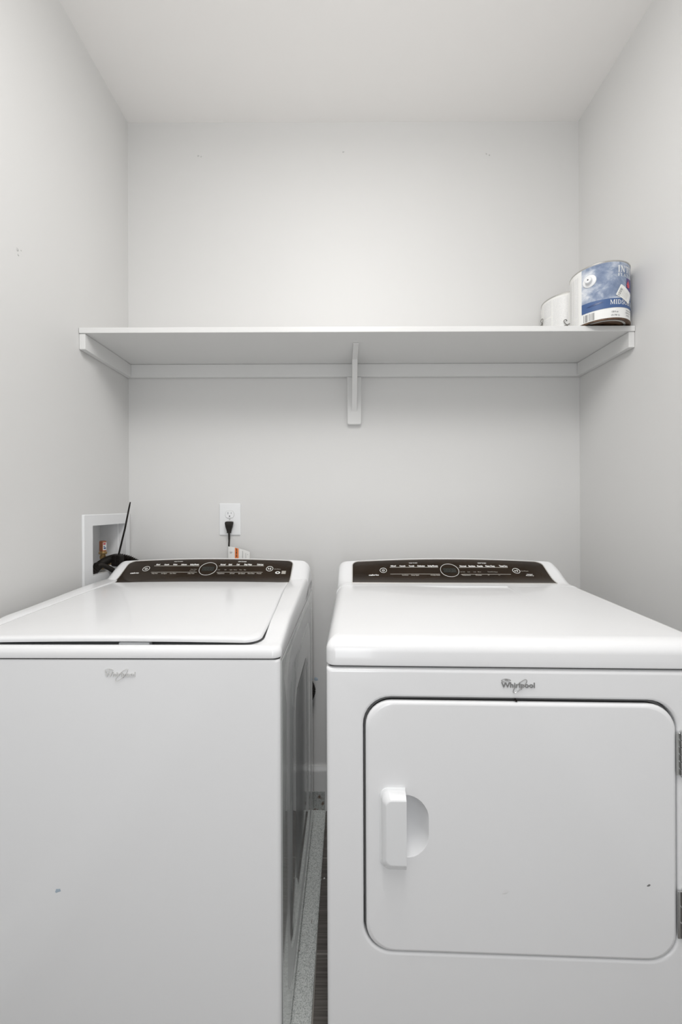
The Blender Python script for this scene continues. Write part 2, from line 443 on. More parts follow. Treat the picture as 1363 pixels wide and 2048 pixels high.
mk('screw', lathe([(.003, -.0075), (.003, -.006)], 12, axis='y'), M['spackle'], ot)
# the plug and its cord, hanging behind the washer
pg = thing('power_cord', 'black power plug and cord in the lower socket of the wall outlet', 'power cord', (pc.x+.002, -.02, pc.z-.02))
def PG(px, py, d): p = at(px, py, d); return Vector((p.x-pg.location.x, p.y-pg.location.y, p.z-pg.location.z))
pl = []
for z, hw, y0, y1 in ((.012, .010, -.001, .0105), (.0105, .0150, -.006, .011), (.004, .0158, -.008, .011), (-.006, .0135, -.0085, .010), (-.020, .0098, -.0075, .0085), (-.0275, .0082, -.006, .007)):
    pl.append([(a-.001, b, z) for a, b in rr(-hw, hw, y0, y1, min(hw, .006)*.8, 4)])
mk('plug', loft(pl), M['rubber'], pg)
mk('grip', [bbox(-.0145+.0005*k, .0125-.0005*k, -.0092, -.0070, -.003-.004*k, -.0015-.004*k, .0005, 1) for k in range(3)], M['rubber'], pg)
mk('strain_relief', loft([[(a-.001, b-.0005, z) for a, b in rr(-s, s, -s*.8, s*.8, s*.5, 4)] for z, s in ((-.027, .0075), (-.031, .0080), (-.033, .0078), (-.034, .0045))]), M['rubber'], pg)
cp = curve([(-.001, -.0005, -.032), PG(458, 1080, 1.558), PG(457.5, 1094, 1.556), (.0, .003, -.14), (.01, .0, -.3), (.05, -.003, -.7)], 8)
mk('cord', tube(cp, [.0038 if k < 8 else .0032 for k in range(len(cp))], 10), M['rubber'], pg)
# folded paper tag on the cord
d0 = 1.545
def tag_pts(q): return [PG(*p) for p in q]
tg = tag_pts([(456, 1093, 1.549), (463, 1093.5, 1.546), (471, 1095, 1.545), (480, 1097.5, 1.543), (489, 1100, 1.547), (499, 1104, 1.551)])
bt = [p + Vector((0, .001, -.07)) for p in tg]
v = tg + bt; n = len(tg); f = [[k, k+1, n+k+1, n+k] for k in range(n-1)]
tagp = mk('tag', solid(v, [p+Vector((0, .0006, 0)) for p in v], f), M['paper'], pg, label='white paper tag with an orange strip', smooth=0)
def on_tag(a, b, z0, z1, off=.0006):
    def q(t):
        t *= n-1; k = min(int(t), n-2); return tg[k].lerp(tg[k+1], t-k)
    A, B = q(a), q(b); o = Vector((0, -off, 0))
    return [A+o+Vector((0, 0, -z0)), B+o+Vector((0, 0, -z0)), B+o+Vector((0, 0, -z1)), A+o+Vector((0, 0, -z1))], [(0, 1, 2, 3)]
mk('orange_strip', on_tag(.36, .53, .001, .055), M['orange'], tagp, label='orange warning strip')
mk('tag_print', [on_tag(.42, .46, .003, .012, .0012), on_tag(.42, .46, .014, .024, .0012), on_tag(.42, .46, .026, .036, .0012)], M['rust'], tagp)
for q_ in ((.70, .715, .006, .035), (.84, .85, .010, .030), (.91, .94, .012, .0135), (.10, .24, .020, .0212), (.10, .21, .024, .0252)): mk('tag_print', on_tag(*q_, .0010), M['ink'], tagp, smooth=0)

# ------------------------------------------------------------------ shared washer / dryer builders
def badge(name, parent, x, z, wd, y, m):
    """raised chrome maker's lettering with its tilted ring and small swirl"""
    v, f = text2d('Whirlpool', .012)
    v = fit(v, x-wd/2, x+wd/2, z, z+wd*.155, (0, .70))
    b = mk(name, solid([(p[0], y-.0016, p[1]) for p in v], [(p[0], y, p[1]) for p in v], f), m, parent, smooth=0, label='raised metal lettering')
    cx, cz, a = x+wd*.055, z+wd*.045, math.radians(44)
    ring = []
    for k in range(40):
        t = 2*math.pi*k/40; u, q = wd*.275*math.cos(t), wd*.075*math.sin(t)
        ring.append((cx+u*math.cos(a)-q*math.sin(a), y-.0012-.0010*(math.sin(t) < 0), cz+u*math.sin(a)+q*math.cos(a)))
    mk('ring', tube(ring, wd*.010, 6, True), m, b)
    sw = [(x-wd*.50, y-.001, z+wd*.205), (x-wd*.46, y-.001, z+wd*.235), (x-wd*.38, y-.001, z+wd*.255), (x-wd*.28, y-.001, z+wd*.245), (x-wd*.22, y-.001, z+wd*.215),
          (x-wd*.28, y-.001, z+wd*.198), (x-wd*.36, y-.001, z+wd*.205), (x-wd*.39, y-.001, z+wd*.222), (x-wd*.34, y-.001, z+wd*.235), (x-wd*.30, y-.001, z+wd*.222)]
    mk('swirl', tube(curve(sw, 4), wd*.009, 6), m, b)
    mk('swirl', tube(curve([(x-wd*.50, y-.001, z+wd*.205), (x-wd*.46, y-.001, z+wd*.175), (x-wd*.40, y-.001, z+wd*.165)], 4), wd*.009, 6), m, b)
    return b

class Console:
    """sloped console at the back of a machine; local frame: x right, y back, z up, origin front centre on the floor"""
    def __init__(s, root, W, B, K1, K2, Tt, arch, yback, edge):
        s.root, s.W, s.arch, s.edge, s.yback = root, W, arch, edge, yback
        pts = []
        for k in range(41):
            t = k/40
            pts.append(tuple((1-t)**3*B[i]+3*(1-t)**2*t*K1[i]+3*(1-t)*t*t*K2[i]+t**3*Tt[i] for i in (0, 1)))
        s.p = pts; s.d = [0]
        for a, b in zip(pts, pts[1:]): s.d.append(s.d[-1]+math.dist(a, b))
        s.len = s.d[-1]
        bpy.context.view_layer.update(); s.mw = root.matrix_world.copy()
    def drop(s, x):
        t = (abs(x)-(s.W/2-s.edge))/s.edge
        return 0 if t <= 0 else s.edge*(1-math.sqrt(max(0, 1-min(t, 1)**2)))
    def prof(s, b):
        k = 0
        while k < 39 and s.d[k+1] < b: k += 1
        t = (b-s.d[k])/(s.d[k+1]-s.d[k]); A, B = s.p[k], s.p[k+1]
        return A[0]+(B[0]-A[0])*t, A[1]+(B[1]-A[1])*t
    def S(s, x, b, off=0.0):
        y, z = s.prof(b); e = 1e-3; y2, z2 = s.prof(b+e); y1, z1 = s.prof(b-e)
        ty, tz = y2-y1, z2-z1; L = math.hypot(ty, tz)
        a = s.arch*(1-(2*x/s.W)**2)*max(0, b/s.len)
        return Vector((x, y - tz/L*off, z + ty/L*off + a - s.drop(x)))
    def inv(s, px, py):
        """x, b on the face for a point of the photograph (the face itself is fixed by the console's shape)"""
        x, b = 0.0, s.len/2
        for _ in range(25):
            f = lambda x, b: proj(s.mw @ s.S(x, b))
            u, v = f(x, b); e = 1e-3; ux, vx = f(x+e, b); ub, vb = f(x, b+e)
            a11, a12, a21, a22 = (ux-u)/e, (ub-u)/e, (vx-v)/e, (vb-v)/e; D = a11*a22-a12*a21
            du, dv = px-u, py-v
            x += (a22*du-a12*dv)/D; b += (a11*dv-a21*du)/D
            b = max(-.02, min(s.len*1.1, b)); x = max(-s.W/2, min(s.W/2, x))
        return x, b
    def body(s, name, m, lead=.03, zlow=.90):
        hw = s.W/2; xs = []
        for k in range(9): xs.append(hw - s.edge*(1-math.sin(math.pi/2*(1-k/8))))
        n = 28; inner = hw-s.edge
        xs = xs + [inner - 2*inner*k/n for k in range(1, n)]
        xs = xs + [-x for x in xs[:9]][::-1]
        rows = []
        def row(fn): rows.append([fn(x) for x in xs])
        y0, z0 = s.p[0]
        slope = (s.p[1][1]-s.p[0][1])/(s.p[1][0]-s.p[0][0])
        row(lambda x: (x, y0-lead, z0-lead*.026-s.drop(x)-.012))
        row(lambda x: (x, y0-lead, z0-lead*.026-s.drop(x)+.0003))
        for k in range(17): row(lambda x: s.S(x, s.len*k/16))
        yt, zt = s.p[-1]; (ya, za) = s.p[-2]; dir0 = math.atan2(zt-za, yt-ya); R = .013
        ox, oz = yt + R*math.sin(dir0), zt - R*math.cos(dir0)
        for k in range(1, 9):
            a = dir0+math.pi/2 - (dir0+math.pi/2)*k/8*1.0
            yy, zz = ox+R*math.cos(a), oz+R*math.sin(a)
            row(lambda x: (x, yy, zz + s.arch*(1-(2*x/s.W)**2) - s.drop(x)))
        row(lambda x: (x, s.yback, s.p[-1][1]-.035 - s.drop(x)))
        row(lambda x: (x, s.yback, zlow - 0*s.drop(x)))
        row(lambda x: (x, y0-lead, zlow))
        V = [p for r in rows for p in r]; n = len(xs); R_ = len(rows)
        Fc = [(k*n+i, k*n+i+1, (k+1)*n+i+1, (k+1)*n+i) for k in range(R_-1) for i in range(n-1)]
        Fc += [((R_-1)*n+i, (R_-1)*n+i+1, i+1, i) for i in range(n-1)]
        Fc += [[k*n for k in range(R_)], [k*n+n-1 for k in range(R_)][::-1]]
        return mk(name, (V, Fc), m, s.root, smooth=40)
    def window(s, xa, xb, b0, b1, r):
        """dark glass following the face between xa..xb, b0..b1, rounded top corners"""
        rows = [b0+(b1-r-b0)*k/12 for k in range(12)] + [b1-r+r*math.sin(math.pi/2*k/8) for k in range(9)]
        V, n = [], 36; out_l, out_r = [], []
        for b in rows:
            q = 0
            if b > b1-r: q = r*(1-math.sqrt(max(0, 1-((b-(b1-r))/r)**2)))
            l, rt = xa+q, xb-q
            for k in range(n+1):
                V.append(s.S(l+(rt-l)*k/n, b, .0012))
            out_l.append(s.S(l, b, .0022)); out_r.append(s.S(rt, b, .0022))
        R_ = len(rows)
        Fc = [(k*(n+1)+i, k*(n+1)+i+1, (k+1)*(n+1)+i+1, (k+1)*(n+1)+i) for k in range(R_-1) for i in range(n)]
        base = [Vector(p)-(Vector(s.S(p[0], .05, .003))-Vector(s.S(p[0], .05, 0))) for p in V]
        cp = mk('control_panel', solid(V, base, [list(q) for q in Fc]), M['glass'], s.root, smooth=60, label='dark glossy control panel')
        top = [s.S(xa+r+(xb-xa-2*r)*k/20, b1, .0022) for k in range(21)]
        mk('panel_trim', tube(out_l + top[1:-1] + out_r[::-1], .0016, 6), M['trim_line'], cp)
        mk('panel_trim', tube([s.S(xa+(xb-xa)*k/20, b0-.0005, .0012) for k in range(21)], .0013, 6), M['trim_line'], cp)
        s.cp = cp; return cp
    def word(s, body, px0, px1, pyb, cap, bold=.02, shear=0):
        (x0, b0), (x1, b1) = s.inv(px0, pyb), s.inv(px1, pyb-cap)
        v, f = text2d(body, bold, shear); v = fit(v, x0, x1, b0, b1, (0, .72))
        bm = bmesh.new(); vs = [bm.verts.new(s.S(p[0], p[1], .0017)) for p in v]
        for q in f: 
            try: bm.faces.new([vs[i] for i in q])
            except ValueError: pass
        return bmgeo(bm)
    def line(s, px0, px1, py, th=.0008, py1=None):
        (x0, b0), (x1, b1) = s.inv(px0, py), s.inv(px1, py1 if py1 else py)
        n = 10; V = []
        for k in range(n+1):
            t = k/n; x, b = x0+(x1-x0)*t, b0+(b1-b0)*t
            V += [s.S(x, b-th, .0017), s.S(x, b+th, .0017)]
        return V, [(2*k, 2*k+2, 2*k+3, 2*k+1) for k in range(n)]
    def disc(s, x, b, rad, off=.0016, n=32, kx=1.0, inner=0):
        P = [s.S(x+rad*kx*math.cos(2*math.pi*k/n), b+rad*math.sin(2*math.pi*k/n), off) for k in range(n)]
        if not inner: return P, [list(range(n))]
        Q = [s.S(x+(rad-inner)*kx*math.cos(2*math.pi*k/n), b+(rad-inner)*math.sin(2*math.pi*k/n), off) for k in range(n)]
        return P+Q, [(k, (k+1) % n, n+(k+1) % n, n+k) for k in range(n)]
    def ring(s, x, b, rad, th):
        return tube([s.S(x+rad*math.cos(2*math.pi*k/40), b+rad*math.sin(2*math.pi*k/40), .0018) for k in range(40)], th, 6, True)
    def icon_power(s, x, b, r):
        g = []
        arc = [s.S(x+r*math.cos(math.radians(a)), b+r*math.sin(math.radians(a)), .0018) for a in range(130, 411, 20)]
        g.append(tube(arc, r*.20, 6)); g.append(tube([s.S(x, b, .0018), s.S(x, b+r*1.1, .0018)], r*.20, 6))
        return g
    def icon_start(s, x, b, r):
        tri = [s.S(x-r*1.3, b-r, .0018), s.S(x-r*.05, b, .0018), s.S(x-r*1.3, b+r, .0018)]
        g = [(tri, [(0, 1, 2)])]
        for k in (.25, .85):
            g.append(([s.S(x+r*k, b-r, .0018), s.S(x+r*(k+.38), b-r, .0018), s.S(x+r*(k+.38), b+r, .0018), s.S(x+r*k, b+r, .0018)], [(0, 1, 2, 3)]))
        return g
    def display(s, x, b, rx):
        r = mk('dial_ring', s.ring(x, b, rx, .0008), M['print'], s.cp, label='thin white ring round the display')
        V = [s.S(x+dx, b+db, .0017) for dx, db in ((-.021, -.0105), (.021, -.0105), (.021, .0105), (-.021, .0105))]
        mk('display', (V, [(0, 1, 2, 3)]), M['lcd'], s.cp)
        seg = []
        def bar(cx, cb, w, h): seg.append(([s.S(cx+a, cb+c, .002) for a, c in ((-w, -h), (w, -h), (w, h), (-w, h))], [(0, 1, 2, 3)]))
        for k in (-.0145, -.005, .005, .0145):
            for db in (-.007, 0, .007): bar(x+k, b+db, .0026, .0005)
            for dx in (-.0034, .0034):
                for db in (-.0035, .0035): bar(x+k+dx, b+db, .0005, .0026)
        mk('display_digits', seg, M['segment'], s.cp)

def skirt_top(W, D, z0, zt, edge, y0=0.0):
    pass

# ------------------------------------------------------------------ washing machine
TH_W = .0139
WW, WD = .686, .70
ws = thing('washing_machine', 'white top-loading washing machine on the left beside the dryer', 'washing machine', (-.462, -.7982, 0), -TH_W)
hw = WW/2
zs = .9005                      # seam between cabinet and top
def side_loop(x, ins, r, zlo=.09, zhi=.872, ylo=.075, yhi=.655): return [(x, a, b) for a, b in rr(ylo+ins, yhi-ins, zlo+ins, zhi-ins, r, 8)]
# cabinet body: horizontal section extruded, right side left open for the pressed side panel
cab = [xy(rr(-hw, hw-.0015, .0005, WD, .010, 5), .05), xy(rr(-hw, hw-.0015, .0005, WD, .010, 5), zs-.007), xy(rr(-hw+.003, hw-.0045, .0035, WD-.003, .008, 5), zs-.002)]
mk('cabinet', loft(cab), M['enamel'], ws)
full = [(hw-.0010, a, b) for a, b in rr(.012, WD-.002, .051, zs-.008, .003, 8)]
full2 = [(hw, a, b) for a, b in rr(.013, WD-.003, .052, zs-.009, .003, 8)]
sp = loft([full, full2, side_loop(hw, 0, .10), side_loop(hw-.0035, .012, .095), side_loop(hw-.0035, .050, .075), side_loop(hw+.0018, .066, .070),
           side_loop(hw+.0018, .130, .05), side_loop(hw-.0015, .148, .045)], False, True)
mk('side_panel', sp, M['enamel_side'], ws, smooth=50, label='glossy side panel with pressed rounded ribs')
for x in (-hw+.06, hw-.06):
    for y in (.06, WD-.06):
        mk('leg', lathe([(.014, .0485), (.014, .018), (.022, .016), (.022, .0064)], 16, c=(x, y, 0)), M['black'], ws)
mk('seam_shade_core', loft([xy(rr(-hw+.004, hw-.004, .0045, WD-.004, .008, 4), z) for z in (zs-.003, zs+.003)]), M['gap'], ws)  # dark core in the open seam, shade put into its colour
# moulded top: outer wall, rounded rails, sunken seat for the lid
def sstep(a, b, t): t = max(0, min(1, (t-a)/(b-a))); return t*t*(3-2*t)
def rise(y): return .020*sstep(.01, .16, y) + .014*sstep(.12, .5, y)
def dl(ins_side, ins_f, ins_b, z, r, lift=1.0, kin=0):
    return [(a*(1-kin*.050*sstep(.05, .5, b)), b, z + lift*rise(b)) for a, b in rrd(-hw+ins_side, hw-ins_side, ins_f, WD-ins_b, r)]
def rrd(x0, x1, y0, y1, r, n=8, m=10):
    """rounded rectangle with extra points along its straight sides"""
    P = rr(x0, x1, y0, y1, r, n); out = []
    for k in range(4):
        seg = P[k*(n+1):(k+1)*(n+1)]; out += seg
        a, b = seg[-1], P[((k+1)*(n+1)) % len(P)]
        out += [(a[0]+(b[0]-a[0])*t/m, a[1]+(b[1]-a[1])*t/m) for t in range(1, m)]
    return out
zt = .9205
deck = loft([dl(0.0005, 0.0, 0.0, zs+.0015, .018, 0), dl(0, -.001, 0, zs+.004, .018, 0), dl(0, -.001, 0, zt-.008, .018, .5), dl(.002, .001, .002, zt-.001, .017, .8), dl(.006, .006, .006, zt+.0022, .016, .97),
             dl(.012, .012, .012, zt+.0036, .016), dl(.030, .014, .06, zt+.0036, .020), dl(.0405, .016, .12, zt+.0030, .032, 1, 1), dl(.0430, .0185, .125, zt+.0012, .036, 1, 1), dl(.0440, .024, .13, zt-.004, .036, .85, 1), dl(.05, .05, .14, zt-.010, .03, .5, 1)])
mk('top_deck', deck, M['enamel'], ws, smooth=50)
# lid, narrower towards the console
LF, LBk = .0125, .503
def lid_loop(ins, z, tilt=1.0):
    P = rrd(-hw+.0445+ins, hw-.0445-ins, LF+ins, LBk-ins, (.034, .034, .004, .004))
    out = []
    for a, b in P:
        k = 1 - .050*sstep(.05, .5, b)          # sides draw in towards the back
        crown = .004*(1-(a/hw)**2)
        out.append((a*k, b, z + tilt*(.0185*sstep(0, .45, b)*.75 + .004*(b/.5)) + (crown if tilt == 1 else 0)))
    return out
lid = mk('lid', loft([lid_loop(.006, .925), lid_loop(.001, .9265), lid_loop(0, .930), lid_loop(.0008, .9335), lid_loop(.004, .9362), lid_loop(.012, .9372), lid_loop(.10, .9378), lid_loop(.20, .9378)]), M['enamel'], ws, smooth=50)
hx = (249-VPX)/1005+.462+.012
mk('lid_handle', loft([xz(rr(hx-.031, hx+.031, .917, .9262, .002, 2), y) for y in (LF+.020, LF+.008)]), M['plastic'], lid, label='small finger tab under the lid edge')
badge('brand_badge', ws, (232-VPX)/1023+.462+.0045, 1.2-(1353-1012)/1023, .060, 0.0003, M['badge_pale'])
# console
B0 = (.507, .951)
cw = Console(ws, WW, B0, (.545, .953), (.575, .985), (.624, 1.0045), .011, WD-.004, .032)
cw.body('console', M['enamel'])
(xa, ba), (xb, bb) = cw.inv(226, 1166), cw.inv(578, 1166)
(_, bt_) = cw.inv(416, 1119.2)
whw = (xb-xa)/2*1.0
cw.window(xa, xb, .003, bt_, .022)
prt = []
for t_, a, b in (('Mixed', 312, 321), ('Casuals', 328, 339), ('Whites', 345.5, 355.5), ('Delicates', 362, 374.5), ('Bulky/Sheets', 380, 398.5)): prt.append(cw.word(t_, a, b, 1131, 2.6, .05))
prt.append(cw.word('WHAT TO WASH', 348, 366, 1124.6, 1.7, .03))
mk('lettering', prt, M['print'], cw.cp, smooth=0, kind='stuff'); prt = []
for t_, a, b in (('Normal', 440.5, 451.5), ('Quick', 456.5, 465), ('Cold', 472.5, 479.5), ('Deep Water', 488, 504.5), ('ColorLast', 513.5, 527)): prt.append(cw.word(t_, a, b, 1131, 2.6, .05))
prt.append(cw.word('HOW TO WASH', 476, 493, 1124.9, 1.7, .03))
mk('lettering', prt, M['print'], cw.cp, smooth=0, kind='stuff')
dim = [cw.line(308.5, 398.5, 1132.6, .0012), cw.line(437.5, 527.5, 1132.6, .0012), cw.line(302, 393.5, 1145.2, .0009), cw.line(433, 525, 1145.2, .0009)]
for t_, a, b in (('Delay Start', 303, 316), ('End Signal', 322, 334), ('Clean Washer', 339, 353), ('Utility Tools', 375, 389), ('Temperature', 434, 449), ('Soil Level', 459, 469), ('Spin Speed', 476, 490), ('Extra Rinse', 495, 509), ('Presoak', 513, 523)):
    dim.append(cw.word(t_, a, b, 1148.6, 2.0, .035))
for t_, a, b in (('Cold', 434.5, 440), ('Off', 448.5, 453), ('Light', 459, 465), ('Heavy', 467, 474), ('Warm', 478, 484), ('High', 487, 492)): dim.append(cw.word(t_, a, b, 1141, 1.4, .01))
dim += [cw.word('Steam Clean', 381, 394, 1140, 1.3, .01), cw.word('Rinse & Spin', 379, 391.5, 1143, 1.3, .01), cw.word('Start/Pause', 548, 561, 1139.6, 1.3, .01)]
mk('small_lettering', dim, M['print_dim'], cw.cp, smooth=0, kind='stuff')
mk('series_lettering', cw.word('cabrio', 260, 279, 1148.3, 3.3, .03, .2), M['print'], cw.cp, smooth=0)
x, b = cw.inv(416, 1138.3); cw.display(x, b, .0295)
x, b = cw.inv(292.5, 1138.3); pb = mk('power_button', [cw.ring(x, b, .0112, .0009)] + cw.icon_power(x, b, .0042), M['print'], cw.cp)
x, b = cw.inv(539, 1138.3); mk('start_button', [cw.ring(x, b, .0112, .0010)] + cw.icon_start(x, b, .0042), M['print'], cw.cp)
x, b = cw.inv(555, 1146); mk('certification_mark', cw.disc(x, b, .0062, kx=1.35, inner=.0032), M['print'], cw.cp, smooth=0)
x, b = cw.inv(567, 1145.6)
mk('certification_mark', [([cw.S(x+a, b+c, .0017) for a, c in ((-.007, -.0075), (.007, -.0075), (.007, .0075), (-.007, .0075))], [(0, 1, 2, 3)])], M['print_dim'], cw.cp, smooth=0)
# small scuffs on the enamel
def scuff(parent, x, z, y, s, m, seed, sx=1.0):
    mk('scuff_mark', blob((x, y, z), (sx, 0, .25), (0, 0, .6), (0, -.25, 0), s, seed), m, parent)
scuff(ws, (110-VPX)/1020+.462, 1.2-(1783-1012)/1020, .0004, .007, M['scuff_blue'], 51)

# ------------------------------------------------------------------ galvanised pan under the washer
pn = thing('drain_pan', 'galvanised steel drain pan under the washing machine', 'pan', ws.location, -TH_W)
px1 = hw+.040
mk('pan_floor', loft([xy(rr(-hw-.026, px1, -.03, .785, .003, 3), .0003), xy(rr(-hw-.026, px1, -.03, .785, .003, 3), .0058)]), M['galv'], pn)
mk('rear_lip', bbox(-hw-.026, px1, .7853, .787, .0003, .078, .0006, 1), M['galv_shade_rust'], pn, label='rear lip darkened for its shade, with rust spots')
mk('side_lip', bbox(-hw-.0275, -hw-.0262, -.03, .785, .0003, .06, .0005, 1), M['galv'], pn)
mk('rolled_edge', tube([(px1+.0005, -.03, .0036), (px1+.0005, .785, .0036)], .0032, 8), M['galv'], pn)

# plaster crumbs lying on the tiles beside the pan
cr = thing('plaster_crumb', 'small white crumb lying on the floor tile beside the steel pan', 'crumb', at(644, 1759, 1.276))
cr.location.z = 0
mk('crumb', [blob((-.006, 0, .0001), (1, 0, 0), (0, .7, 0), (0, 0, 5), .006, 3), blob((.006, .004, .0001), (1, 0, 0), (0, .6, 0), (0, 0, 4), .004, 8)], M['paper'], cr)

# ------------------------------------------------------------------ dryer
TH_D = .0350
DW, DD = .737, .70
dr = thing('clothes_dryer', 'white front-loading clothes dryer on the right with a large square door', 'dryer', (.3375, -.8190, 0), -TH_D)
hd = DW/2; zd = .888
OX0, OX1, OZ0, OZ1 = -.2965, .2960, .3355, .8290          # door opening
body = [xz(rr(-hd, hd, .03, zd-.002, .004, 8), DD), xz(rr(-hd, hd, .03, zd-.002, .004, 8), .010), xz(rr(-hd+.0012, hd-.0012, .031, zd-.0032, .004, 8), .004),
        xz(rr(-hd+.005, hd-.005, .034, zd-.007, .004, 8), .0004), xz(rr(-hd+.009, hd-.009, .037, zd-.011, .004, 8), 0),
        xz(rr(OX0-.006, OX1+.006, OZ0-.006, OZ1+.006, .060, 8), 0), xz(rr(OX0-.002, OX1+.002, OZ0-.002, OZ1+.002, .056, 8), .0012),
        xz(rr(OX0, OX1, OZ0, OZ1, .054, 8), .0045), xz(rr(OX0+.001, OX1-.001, OZ0+.001, OZ1-.001, .053, 8), .070)]
mk('cabinet', loft(body), M['enamel'], dr, smooth=50)
def gl(i, y): return xz(rr(OX0+i, OX1-i, OZ0+i, OZ1-i, .054-i*.6, 8), y)
mk('door_gasket', loft([gl(.0015, .0165), gl(.0015, .0125), gl(.006, .0115), gl(.010, .0215), gl(.018, .0215), gl(.018, .0265), gl(.0015, .0265), gl(.0015, .0165)], False, False), M['steel_grey'], dr)
for x in (-hd+.06, hd-.06):
    for y in (.06, DD-.06):
        mk('leg', lathe([(.014, .0295), (.014, .014), (.022, .012), (.022, .0003)], 16, c=(x, y, 0)), M['black'], dr)
mk('seam_shade_core', loft([xy(rr(-hd+.006, hd-.006, .006, DD-.004, .006, 4), z) for z in (zd-.0015, zd+.0032)]), M['gap'], dr)  # near-black filler painting the shade of the seam below the top panel
# door with the scooped hand recess
gx0, gx1, gt, gb = .0042, .0030, .0062, .0030
ax0, ax1, az0, az1 = OX0+gx0, OX1-gx1, OZ0+gb, OZ1-gt
sx0, sx1, sz0, sz1 = -.262, -.171, .5215, .6435
def dloop(i, y, r=.050): return xz(rr(ax0+i, ax1-i, az0+i, az1-i, r, 8), y)
def sloop(i, y, r): return xz(rr(sx0+i*.8, sx1-i*1.7, sz0+i*1.2, sz1-i*.45, r, 8), y)
dg1 = loft([dloop(.016, .0205), dloop(.012, .0185), dloop(.008, .0105), dloop(.0015, .0095), dloop(0, .004), dloop(.0010, .0005), dloop(.0035, -.0020), dloop(.007, -.0030)], False, False)
dg2 = loft([sloop(0, -.0030, .046), sloop(.0008, -.0018, .0455), sloop(.003, .006, .044), sloop(.007, .015, .041), sloop(.012, .022, .037), sloop(.019, .0275, .031), sloop(.028, .0305, .022), sloop(.036, .0315, .014)], False, True)
dg = weld([dg1, dg2, ring_fill(dloop(.007, -.0030), sloop(0, -.0030, .046))])
door = mk('door', dg, M['enamel'], dr, smooth=60)
hx0, hx1, hz0, hz1 = -.2655, -.2165, .5030, .6570
def hl(i, y, r): return xz(rr(hx0+i, hx1, hz0+i*1.9, hz1-i, (r, .0006, .0006, r), 8), y)
mk('handle', loft([hl(0, -.0030, .017), hl(.0002, -.0052, .017), hl(.0030, -.0068, .0155), hl(.0034, -.0085, .0155), hl(.0042, -.0165, .0150), hl(.0100, -.0235, .012), hl(.0125, -.0245, .010)]),
   M['plastic'], door, smooth=45, label='raised white pull handle')
# hinges
def hinge(x, z0, z1, k):
    h = mk('hinge', [bbox(x-.0085, x-.0015, -.0042, -.0022, z0+.001, z1-.001, .0004, 1)], M['hinge'], dr, label='zinc barrel hinge')
    st = (z1-z0)/k
    for i in range(k):
        mk('knuckle', lathe([(.0043, z0+i*st+.0005), (.0050, z0+i*st+.0012), (.0050, z0+(i+1)*st-.0012), (.0043, z0+(i+1)*st-.0005)], 14, c=(x+.003, -.0058, 0)), M['hinge'], h)
    mk('pin', lathe([(.0028, z0-.003), (.0042, z0-.001), (.0028, z0+.002), (.0028, z1-.002), (.0046, z1-.0006), (.0040, z1+.002), (.0015, z1+.0035)], 12, c=(x+.003, -.0058, 0)), M['hinge'], h)
hinge(.2990, .6905, .772, 6)
hinge(.3010, .3835, .474, 3)
mk('catch', lathe([(.0018, .0005), (.0022, .0012), (.0018, .006)], 12, axis='y', c=(-.0035, 0, OZ1-.0035)), M['black'], dr)
# top: outer wall, big front round, gently rising to the console
def dtl(i, z, tilt, r=.02):
    P = rrd(-hd-.001+i, hd+.001-i, -.002+i*1.25, DD, (r, r, .004, .004))
    return [(a, b, z + tilt*.0135*max(0, min(1, (b-.03)/.45))) for a, b in P]
ed = .026
arc = [dtl(ed*(1-math.cos(t))*1.0, .916+ed*math.sin(t), .3+.7*math.sin(t), .02-.008*math.sin(t)) for t in [math.radians(a) for a in (0, 12, 24, 36, 48, 60, 70, 80, 90)]]
mk('top_panel', loft([dtl(.004, zd+.0018, 0), dtl(.0008, zd+.0024, 0), dtl(0, zd+.005, 0), dtl(0, .905, 0)] + arc + [dtl(.06, .9425, 1), dtl(.12, .9428, 1), dtl(.22, .9428, 1)]), M['enamel'], dr, smooth=60)
badge('brand_badge', dr, -.0010, 1.2-(1376-1012)/1045, .063, -.0003, M['chrome'])
cdn = Console(dr, DW+.001, (.48, .9560), (.525, .9580), (.552, .990), (.602, 1.0055), .013, DD-.004, .026)
cdn.body('console', M['enamel'])
(xa, _), (xb, _) = cdn.inv(704, 1168), cdn.inv(1116, 1169)
(_, bt_) = cdn.inv(898, 1119.5)
cdn.window(xa, xb, .003, bt_, .022)
prt = []
for t_, a, b in (('Mixed', 781, 791), ('Casuals', 798.5, 810), ('Towels', 817, 827.5), ('Delicates', 834.5, 848.5), ('Bulky/Sheets', 855, 874.5)): prt.append(cdn.word(t_, a, b, 1133.9, 2.6, .05))
prt.append(cdn.word('WHAT TO DRY', 817, 834, 1127.7, 1.8, .03))
mk('lettering', prt, M['print'], cdn.cp, smooth=0, kind='stuff'); prt = []
for t_, a, b in (('Normal', 919, 931), ('Sanitize', 936.5, 949), ('Gentle', 953.5, 964), ('Heavy Duty', 970.5, 988), ('Timed Dry', 998, 1013)): prt.append(cdn.word(t_, a, b, 1134.2, 2.6, .05))
prt.append(cdn.word('HOW TO DRY', 955, 971, 1128, 1.8, .03))
mk('lettering', prt, M['print'], cdn.cp, smooth=0, kind='stuff')
dim = [cdn.line(779, 875.5, 1135.5, .0012), cdn.line(917, 1014.5, 1135.8, .0012), cdn.line(780, 879, 1149, .0009), cdn.line(921, 1021, 1149.4, .0009)]
for t_, a, b in (('Cool Down', 803.5, 816), ('Damp Signal', 822, 837), ('Wrinkle Shield', 860.5, 879), ('Temperature', 923.5, 940), ('Dryness', 951, 962), ('+', 975, 978), ('-', 996, 999)):
    dim.append(cdn.word(t_, a, b, 1152, 2.0, .035))
for t_, a, b in (('Air Only', 920, 929), ('Low', 934.5, 939), ('Less', 946, 951), ('More', 955, 961), ('Timed Dry Adjust', 974.5, 994)): dim.append(cdn.word(t_, a, b, 1145.2, 1.4, .01))
